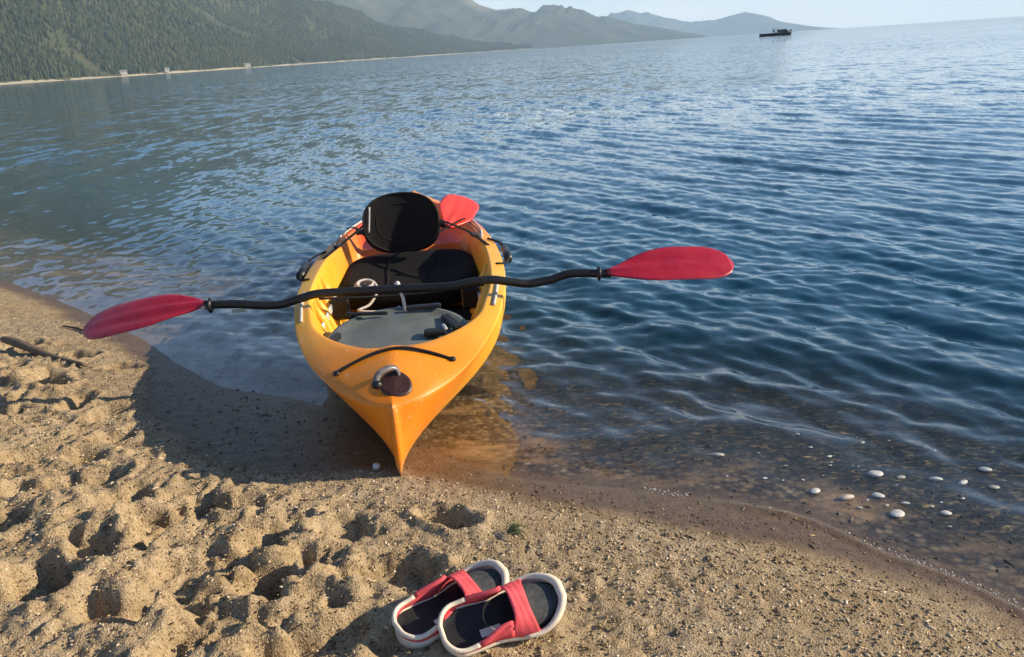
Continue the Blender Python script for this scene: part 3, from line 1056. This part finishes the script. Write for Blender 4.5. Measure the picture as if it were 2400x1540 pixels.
# seat straps from backrest to both gunwales
for sgn in (-1, 1):
    a = br(sgn * .185, .0, .0)
    hw = smooth_interp(_hs, 1.52)
    MB().tube(catmull([a, (sgn * .30, 1.72, .37), (sgn * .385, 1.52, .338)], 6), .012, 8, flat=.25).build('seat_strap', M_WEB, kay)
    a = br(sgn * .175, -.07, .03)
    MB().tube(catmull([a, (sgn * .28, 2.02, .37), (sgn * .345, 2.2, .335)], 6), .010, 8, flat=.3).build('seat_strap', M_WEB, kay)
    MB().box((sgn * .33, 1.645, .364), (.03, .045, .014), Matrix.Rotation(sgn * .4, 3, 'Z'), bev=.005).build('strap_buckle', M_BLACKP, kay)
    MB().tube(catmull([(sgn * .10, 1.42, .205), (sgn * .105, 1.6, .197), (sgn * .11, 1.9, .215)], 6), .003, 5).build('seam', M_WEB, pad)
    # side carry handle on webbing outside the gunwale
    hw1, hw2 = smooth_interp(_hs, 1.18), smooth_interp(_hs, 1.62)
    sh = MB().tube(catmull([(sgn * (hw1 - .03), 1.16, .338), (sgn * (hw1 + .018), 1.22, .325), (sgn * (hw1 + .032), 1.40, .315), (sgn * (hw2 + .030), 1.58, .325), (sgn * (hw2 - .03), 1.66, .338)], 6), [.008] * 25, 8, flat=.6).build('side_handle', M_WEB, kay)
    MB().tube([(sgn * (hw1 + .031), 1.30, .318), (sgn * (hw1 + .034), 1.40, .315), (sgn * (hw1 + .031), 1.50, .319)], .019, 10).build('grip', M_BLACKP, sh)
    # gunwale cords
    MB().tube(catmull([(sgn * .365, 1.70, .338), (sgn * .37, 1.9, .336), (sgn * .335, 2.15, .336), (sgn * .27, 2.42, .335), (sgn * .20, 2.62, .335)], 5), .006, 6).build('gunwale_line', M_WHITE, kay)
    MB().tube(catmull([(sgn * .35, .62, .325), (sgn * .372, .78, .334), (sgn * .388, .95, .338)], 5), .006, 6).build('gunwale_line', M_WHITE, kay)

# coil of pale rope lying in the footwell
rope = MB()
coil = []
for k in range(90):
    t = k / 89 * 5 * 2 * math.pi
    r_ = .052 + .006 * math.sin(t * .37)
    coil.append((r_ * math.cos(t), r_ * .85 * math.sin(t) + .01 * math.sin(t * .2), .012 + .055 * k / 89))
rope.tube(coil, .008, 6)
rope.tube(catmull([coil[-1], (.06, -.06, .05), (.0, -.13, .012), (-.07, -.17, .012), (.08, -.21, .012), (.16, -.19, .012)], 6), .008, 6)
ro = rope.build('rope', M_WHITE)
ca, sa = math.cos(KROT), math.sin(KROT)
def k2w(x, s, z): return (KX + x * ca - s * sa, KY + x * sa + s * ca, KZ + z)
ro.location = k2w(-.20, 1.42, .19)
ro.scale = (.8, .8, .8)
ro.rotation_euler = (math.radians(25), 0, .3)
tag(ro, 'small coil of pale rope lying in the kayak footwell', 'rope')


# ------------------------------------------------------------------ paddles
def blade_rows(length, wu, wd, spoon, thick, phi):
    """grid along +x from the neck; w axis tilted by phi in the y-z plane"""
    top, bot = [], []
    nt_, nw = 26, 12
    cw, sw = math.cos(phi), math.sin(phi)
    for i in range(nt_ + 1):
        t = i / nt_
        env = (min(1, t / .42) ** .8 if t < .42 else 1.0)
        endr = math.sqrt(max(0, 1 - max(0, (t - .74) / .26) ** 2.3))
        up = max(.012, wu * (.14 + .86 * math.sin(min(1, t / .55) * math.pi / 2) ** 1.3)) * max(endr, .12)
        dn = max(.012, wd * (.18 + .82 * math.sin(min(1, t / .45) * math.pi / 2))) * max(endr, .12)
        r1, r2 = [], []
        for j in range(nw + 1):
            w = -dn + (up + dn) * j / nw
            q = w / (wu if w > 0 else wd)
            rib = .016 * math.exp(-(w / .013) ** 2) * (1 - t * .8)
            groove = -.008 * math.exp(-((w - .03) / .012) ** 2) * math.sin(min(1, t * 1.1) * math.pi)
            hgt = -spoon * (t * t) + .30 * abs(w) * (1 - .5 * t) - .012 * q * q + rib + groove
            e = thick * (1 - .75 * q * q) * (1 - .4 * t)
            for lst, sgn in ((r1, 1), (r2, -1)):
                h_ = hgt + sgn * e * .5
                lst.append((t * length, w * cw - h_ * sw, w * sw + h_ * cw))
        top.append(r1)
        bot.append(r2)
    return top, bot


def add_blade(mb, origin, direction, roll, length, wu, wd, spoon, thick, phi):
    top, bot = blade_rows(length, wu, wd, spoon, thick, phi)
    d = Vector(direction).normalized()
    up = Vector((0, 0, 1))
    side = up.cross(d).normalized()
    up = d.cross(side)
    rm = Matrix.Rotation(roll, 3, 'X')
    o = Vector(origin)
    def tr(p):
        p = rm @ Vector(p)
        return o + d * p.x + side * p.y + up * p.z
    ring = []
    for a, b_ in zip(top, bot):
        ring.append([tr(p) for p in a] + [tr(p) for p in b_[::-1]])
    mb.grid(ring, closed_v=True, cap0=True, cap1=True)
    return mb


PY = 2.88
pad_o = empty('paddle', (-.40, PY, .39))
tag(pad_o, 'long double-bladed paddle with wavy black shaft lying across the kayak', 'paddle')
sh_pts = [(-1.16, .384), (-1.04, .383), (-.947, .375), (-.868, .372), (-.785, .390), (-.719, .402), (-.593, .399), (-.418, .398), (-.227, .399), (-.146, .410), (-.067, .413), (-.004, .400), (.074, .384), (.155, .392), (.235, .411), (.346, .407), (.385, .406)]
off = Vector((-.40, PY, .39))
pth = catmull([(x, PY + .012 * math.sin(x * 9), z) for x, z in sh_pts], 6)
shaft = MB().tube([Vector(p) - off for p in pth], .0165, 12).build('shaft', M_BLACKP, pad_o)
mbl = add_blade(MB(), Vector((-1.145, PY, .384)) - off, (-1, 0, 0), 0, .50, .088, .078, .085, .010, math.radians(-30))
mbl.build('blade', M_BLADE, pad_o)
mbr = add_blade(MB(), Vector((.370, PY, .406)) - off, (1, 0, .10), 0, .485, .092, .075, .07, .010, math.radians(32))
mbr.build('blade', M_BLADE, pad_o)
for x, z in ((-1.13, .384), (.340, .407)):
    MB().tube([Vector((x - .008, PY, z)) - off, Vector((x, PY, z)) - off, Vector((x + .008, PY, z)) - off], [.017, .031, .017], 14).build('drip_ring', M_BLACKP, pad_o)
MB().tube([Vector((-1.16, PY, .384)) - off, Vector((-1.145, PY, .384)) - off], .0182, 12).build('ferrule', M_LGREY, pad_o)

# spare paddle behind the seat: one bright red blade in view
sp = empty('paddle', k2w(.20, 2.05, .36))
tag(sp, 'short red paddle propped behind the black seat with its blade upright', 'paddle')
spo = Vector(k2w(.20, 2.05, .36))
base_ = Vector(k2w(.20, 1.95, .345)) - spo
tipd = Vector((.11, .42, .125))
add_blade(MB(), base_, tipd, math.radians(8), .40, .105, .10, .03, .010, math.radians(14)).build('blade', M_BLADE2, sp)
MB().tube([base_ + tipd.normalized() * .02, Vector(k2w(.14, 2.03, .36)) - spo, Vector(k2w(-.28, 2.02, .345)) - spo], .015, 10).build('shaft', M_BLACKP, sp)

# ------------------------------------------------------------------ pair of clogs
def shoe(loc, rz, lift, label, roll=0.0):
    root = empty('shoe', loc, rz)
    root.rotation_euler = (roll, lift, rz)
    LEN, n = .262, 34
    def width(t):
        heel = max(0.0, 1 - (1 - min(1, max(t, 0) / .17)) ** 2.3) ** .5
        toe_ = max(0.0, 1 - max(0, (t - .76) / .245) ** 2.3) ** .5
        return .052 * heel * (1 - .08 * math.exp(-((t - .42) / .13) ** 2)) * (1 + .14 * math.exp(-((t - .74) / .18) ** 2)) * toe_
    # sole
    rows = []
    for i in range(n + 1):
        t = .5 - .5 * math.cos(math.pi * i / n)
        w = max(width(t), .002)
        x = t * LEN
        toe = .022 * max(0, (t - .7) / .3) ** 2
        sect = [(-w * .82, 0), (-w * .98, .006), (-w * 1.05, .016), (-w * 1.03, .028), (-w * .93, .029), (-w * .86, .019), (0, .016), (w * .86, .019), (w * .93, .029), (w * 1.03, .028), (w * 1.05, .016), (w * .98, .006), (w * .82, 0), (0, 0)]
        rows.append([(x, y, z + toe) for y, z in sect])
    MB().grid(rows, closed_v=True, cap0=True, cap1=True).build('sole', M_CREAM, root)
    rows = []
    for i in range(n + 1):
        t = .5 - .47 * math.cos(math.pi * i / n)
        w = max(width(t) * .86, .004)
        toe = .022 * max(0, (t - .7) / .3) ** 2
        rows.append([(t * LEN, -w + 2 * w * j / 8, .0205 + toe + .006 * (abs(j - 4) / 4) ** 2) for j in range(9)])
    fb = MB().grid(rows).build('footbed', M_INNER, root)
    # pale size patch on the footbed
    MB().grid([[(LEN * .30 + .045 * i / 3, -.012 - .018 * j / 3, .0230 + .002 * j / 3) for j in range(4)] for i in range(4)]).build('insole_patch', M_CREAM, fb)
    # upper: arch of cross sections; the opening is a long oval towards the heel
    def arch(t, h, k=0.0, inset=0.0):
        w = max(width(t) * 1.02, .01) - inset
        out_ = []
        for j in range(17):
            a = math.pi * j / 16
            y = -w * math.cos(a) * (1 if True else 1)
            y = math.copysign(abs(math.cos(a)) ** .75, -math.cos(a)) * w
            z = .026 + (h - inset) * math.sin(a) ** .8
            out_.append((y, z))
        return out_
    def hcurve(t):   # top of the closed vamp
        return float(np.interp(t, [.40, .50, .62, .75, .88, .97, 1.0], [.062, .060, .053, .044, .034, .022, .010]))
    def shell(t0, t1, m, inset, vee=0):
        R = []
        for i in range(m + 1):
            row = []
            for j in range(17):
                top_ = math.sin(math.pi * j / 16) * vee
                t = t0 + .075 * top_ + (t1 - t0 - .125 * top_) * i / m
                toe = .022 * max(0, (t - .7) / .3) ** 2
                y, z = arch(t, hcurve(t), 0, inset)[j]
                row.append((t * LEN, y, z + toe + .0012 * math.sin(i * 1.9 + j * .7) * vee))
            R.append(row)
        return R
    up = MB()
    o_, i_ = shell(.50, .76, 10, 0, 1), shell(.50, .76, 10, .004, 1)
    up.grid([a + b_[::-1] for a, b_ in zip(o_, i_)], closed_v=True, cap0=True, cap1=True)
    upo = up.build('upper', M_PINK, root)
    tc_ = MB()
    o_, i_ = shell(.68, .99, 12, .012), shell(.68, .99, 12, .016)
    tc_.grid([a + b_[::-1] for a, b_ in zip(o_, i_)], closed_v=True, cap0=True, cap1=True)
    tco = tc_.build('toe_cap', M_MESH, root)
    # rubber bumper round the toe
    bp_ = []
    for sgn in (-1, 1):
        seq = [(t * LEN, sgn * max(width(t), .0) * 1.05, .030 + .022 * max(0, (t - .7) / .3) ** 2 + .010 * max(0, (t - .7) / .3)) for t in (.62 + .378 * math.sin(q * math.pi / 2) for q in np.linspace(0, 1, 12))]
        bp_ += seq if sgn < 0 else seq[::-1]
    MB().tube(bp_, [.004 + .0055 * math.sin(k / 23 * math.pi) for k in range(24)], 8).build('toe_bumper', M_CREAM, tco)
    # collar wall round the opening: pink sides rising to the vamp, dark lined, cream lip at the heel
    def collar(inset, dzt):
        R = []
        for k in range(41):
            a = -1 + 2 * k / 40                       # -1 one side of the vamp, 0 the heel, 1 the other side
            sgn = -1 if a < 0 else 1
            q = abs(a)
            t = .005 + .165 * (1 - math.cos(q / .4 * math.pi / 2)) if q < .4 else .17 + .37 * (q - .4) / .6
            w = max(width(t) * 1.02 - inset, 0)
            x, y = t * LEN + inset * (1 - min(1, q / .4)), sgn * w
            top = .041 + .030 * sstep(.35, 1.0, abs(a)) + dzt
            lean_ = .012 * sstep(.6, 1, abs(a))
            R.append([(x, y, .026), (x, y * 1.0, (.026 + top) / 2), (x, y - sgn * lean_, float(top))])
        return R
    oc, ic = collar(0, 0), collar(.005, 0)
    MB().grid([a + b_[::-1] for a, b_ in zip(oc, ic)], closed_v=True, cap0=True, cap1=True).build('collar', M_PINK, root)
    lip = [(p[2][0] + .0, p[2][1], p[2][2]) for p in oc]
    MB().tube([(x, y * .97, z) for x, y, z in lip[9:32]], .0052, 8).build('heel_rim', M_CREAM, root)
    for seg in (lip[:10], lip[31:]):
        MB().tube([(x, y * .97, z) for x, y, z in seg], .0056, 8).build('collar_rim', M_PINK, root)
    tag(root, label, 'shoe', 'pair of pink and cream shoes')
    return root


def place_shoe(x, y, rz, label, roll, lift, up_):
    z = np.max([ground_z(x + math.cos(rz) * t * .27 - math.sin(rz) * u, y + math.sin(rz) * t * .27 + math.cos(rz) * u) for t in (.1, .5, .9) for u in (-.035, 0, .035)])
    return shoe((x, y, z - .009 + up_), rz, lift, label, roll)


place_shoe(-.190, 1.350, math.radians(18), 'pink and cream slip-on shoe in front, tipped towards the camera against its mate', math.radians(27), math.radians(-3), .020)
place_shoe(-.284, 1.376, math.radians(33), 'pink and cream slip-on shoe behind, toe hidden by its mate', math.radians(9), math.radians(-2), .004)

# ------------------------------------------------------------------ pebbles, ledge shadow strip, twigs, sprig
M_PEB = simple('white_stone', (.60, .58, .54), .6, .22, 60)
M_PEB2 = simple('tan_stone', (.46, .42, .35), .6, .25, 70)
PEBS = [(.621, 2.21, 34, 0), (.958, 2.176, 18, 0), (1.039, 2.039, 42, 1), (1.107, 2.025, 26, 0), (1.207, 2.016, 34, 0), (1.272, 1.99, 34, 0), (1.344, 1.959, 26, 0), (1.39, 2.078, 34, 0), (.825, 1.947, 34, 0), (.895, 1.902, 46, 2),
        (.987, 1.911, 36, 0), (1.043, 1.871, 24, 0), (.987, 1.861, 18, 0), (.994, 1.812, 44, 0), (1.127, 1.818, 30, 0), (1.099, 1.751, 14, 0), (.909, 1.853, 16, 0), (.712, 2.04, 16, 0), (1.113, 2.29, 16, 0), (.928, 2.364, 14, 0), (.93, 2.257, 14, 0), (.80, 2.12, 12, 0), (1.22, 1.90, 12, 0)] + [(rp.uniform(.6, 1.4), rp.uniform(1.85, 2.3), rp.uniform(7, 12), 0) for _ in range(14)]
PEB_LAB = {0: 'oval white pebble nearest the kayak, apart from the others', 1: 'round white pebble alone between the lone oval one and the row', 2: 'biggest rounded white pebble, at the left of the row of pebbles',
           3: 'white pebble just right of the biggest one in the row', 4: 'third white pebble of the row, counted from the biggest', 5: 'fourth white pebble of the row, counted from the biggest', 6: 'rightmost white pebble of the row, nearest the photo edge',
           7: 'white pebble farthest up the photo edge, beyond the row', 8: 'flat white pebble left of the long one by the swash', 9: 'long white pebble lying closest to the edge of the swash', 10: 'slim white pebble just right of the long one',
           13: 'flat oval white pebble nearest the sand at right', 14: 'round white pebble apart at lower right of the cluster'}
for k, (x, y, px, sp_) in enumerate(PEBS):
    dist = math.sqrt(x * x + y * y + CAM_H ** 2)
    w = px / 1884 * dist * .42
    rot = Matrix.Rotation(rp.uniform(-.5, .5), 3, 'Z')
    o = MB().blob((0, 0, 0), (w, w * rp.uniform(.38, .8), w * .27), 9, 6, rot, .20, k).build('pebble', M_PEB if k % 3 else M_PEB2, subsurf=1)
    o.location = (x, y, ground_z(x, y) + w * .30)
    lab = PEB_LAB.get(k, 'very small white pebble among larger ones in the brown shallows at right')
    tag(o, lab, 'pebble', 'white pebbles in the shallows')
o = MB().blob((0, 0, 0), (.013, .010, .012), 9, 6, None, .1, 77).build('pebble', M_PEB)
o.location = (-.447, 2.19, ground_z(-.447, 2.19) + .006)
tag(o, 'white pebble on the shaded sand beside the kayak bow', 'pebble')

M_LEDGE_SHADE = simple('ledge_shade', (.12, .085, .055), .85, .3, 18, .6, 90)
dpts = catmull([(-2.42, 3.60, 0), (-2.25, 3.49, .0), (-2.05, 3.37, 0), (-1.86, 3.24, 0)], 5)  # added dark strip, painting in the shadow of a low sand ledge
dw = MB().tube([(p[0], p[1], .075 - .035 * k / 15 + .008 * math.sin(k * .5)) for k, p in enumerate(dpts)], [.009 + .015 * math.sin(math.pi * min(1, (k + 1.5) / 12)) * (1 - k / 22) for k in range(len(dpts))], 9).build('ledge_shade', M_LEDGE_SHADE)
tag(dw, 'dark tapered strip standing in for a shadowed sand ledge at left', 'ledge_shade')
M_TWIG = simple('dark_twig', (.045, .03, .02), .9, .3, 40)
tw = [(-2.30, 3.90), (-2.20, 3.85), (-2.10, 3.76), (-2.02, 3.72)]
t_ = MB().tube([(x, y, ground_z(x, y) + .008) for x, y in tw], [.004, .006, .005, .003], 6).build('twig', M_TWIG)
tag(t_, 'thin dark twig on the sand below the left paddle blade', 'twig')
M_SPRIG = simple('green_leaf', (.10, .12, .035), .6, .3, 40)
spg = empty('sprig', (-.047, 1.766, ground_z(-.047, 1.766)))
for k in range(7):
    a = -.9 + k * .28 + rp.uniform(-.1, .1)
    l_ = rp.uniform(.035, .06)
    d_ = Vector((math.cos(a), math.sin(a), 0))
    s_ = Vector((-d_.y, d_.x, 0))
    P = [[d_ * (l_ * t) + s_ * (.005 * math.sin(math.pi * min(1, t + .08)) * q) + Vector((0, 0, .004 + .018 * math.sin(t * 2.6) + .002 * abs(q))) for q in (-1, 0, 1)] for t in np.linspace(0, 1, 6)]
    MB().grid(P).build('leaf', M_SPRIG, spg)
tag(spg, 'small green sprig on the sand above the shoes', 'sprig')

# grit: bits of gravel, bark and straw strewn over the beach, too many to count
m, nt, b = nodes('grit')
at_ = N(nt, 'ShaderNodeAttribute', attribute_name='tone').outputs['Fac']
nt.links.new(ramp(nt, at_, [(0, (.035, .025, .016)), (.35, (.16, .11, .06)), (.7, (.42, .31, .18)), (1, (.66, .56, .42))]), b.inputs['Base Color'])
b.inputs['Roughness'].default_value = .8
NG = 46000
gxp = rng.uniform(-3.2, 1.5, NG * 3)
gyp = rng.uniform(1.2, 4.3, NG * 3)
dd = signed(SHORE, gxp, gyp)
pr = np.where(dd < -.03, 1.0, np.where(dd < .9, .06, .0)) * np.where((dd <= 0) & (signed(WET_SHADE_L, gxp, gyp) > .0), .25, 1.0) * np.clip(1.3 - (np.sqrt(gxp ** 2 + gyp ** 2) - 1.4) * .35, .12, 1) * (.45 + .55 * vnoise(gxp * 6, gyp * 6))
wdg = signed(WET_SHADE_L, gxp, gyp)
pr = pr * np.where((wdg < .02) & (wdg > -.26) & (gxp > .3), 2.6, 1.0)
sel = rng.random(NG * 3) < pr
gxp, gyp, dd = gxp[sel][:NG], gyp[sel][:NG], dd[sel][:NG]
n = len(gxp)
ix = np.clip(np.searchsorted(gx, gxp), 1, len(gx) - 1)
iy = np.clip(np.searchsorted(gy, gyp), 1, len(gy) - 1)
gzp = _ZG[iy, ix]
ico = np.array([(1, 0, 0), (0, 1, 0), (-1, 0, 0), (0, -1, 0), (0, 0, 1), (0, 0, -1)], float)
icf = np.array([(0, 1, 4), (1, 2, 4), (2, 3, 4), (3, 0, 4), (1, 0, 5), (2, 1, 5), (3, 2, 5), (0, 3, 5)])
size = .0013 * (3.2 ** rng.random(n)) * (1 + .25 * (dd > 0))
lng = np.where(rng.random(n) < .25, rng.uniform(1.8, 3.6, n), rng.uniform(.8, 1.5, n))
a = rng.uniform(0, math.pi, n)
loc = ico[None] * np.stack([size * lng, size, size * .7], 1)[:, None, :] * (1 + rng.uniform(-.3, .3, (n, 6, 1)))
ca_, sa_ = np.cos(a)[:, None], np.sin(a)[:, None]
Vx = loc[..., 0] * ca_ - loc[..., 1] * sa_ + gxp[:, None]
Vy = loc[..., 0] * sa_ + loc[..., 1] * ca_ + gyp[:, None]
Vz = loc[..., 2] + gzp[:, None] + size[:, None] * .35
me = np_mesh('gravel', np.stack([Vx, Vy, Vz], -1).reshape(-1, 3), (np.arange(n)[:, None, None] * 6 + icf[None]).reshape(-1, 3), smooth=False)
add_attr(me, 'tone', np.repeat(np.clip(rng.random(n) ** .9 - .35 * (dd > 0) - .30 * (signed(WET_SHADE_L, gxp, gyp) > 0), 0, 1), 6))
me.materials.append(m)
tag(link(bpy.data.objects.new('gravel', me)), 'fine grit and bits of straw strewn over the sand', kind='stuff')

# a thin broken line of foam bubbles along the water's edge
NB = 1500
fx_ = rng.uniform(.05, 1.15, NB * 12)
fy_ = rng.uniform(1.25, 2.3, NB * 12)
fd = signed(SHORE, fx_, fy_)
sel = (np.abs(fd - .004) < .006 + .012 * rng.random(NB * 12)) & (vnoise(fx_ * 7, fy_ * 7) > .52)
fx_, fy_ = fx_[sel][:NB], fy_[sel][:NB]
n = len(fx_)
ix = np.clip(np.searchsorted(gx, fx_), 1, len(gx) - 1)
iy = np.clip(np.searchsorted(gy, fy_), 1, len(gy) - 1)
fz_ = np.maximum(_ZG[iy, ix], 0.001)
rr_ = rng.uniform(.0008, .0026, n)
P = ico[None] * np.stack([rr_, rr_, rr_ * .7], 1)[:, None, :] + np.stack([fx_, fy_, fz_], 1)[:, None, :]
me = np_mesh('foam', P.reshape(-1, 3), (np.arange(n)[:, None, None] * 6 + icf[None]).reshape(-1, 3))
me.materials.append(simple('foam_bubbles', (.75, .75, .74), .3, .05, 50))
tag(link(bpy.data.objects.new('foam', me)), 'thin broken line of pale foam along the water edge', kind='stuff')
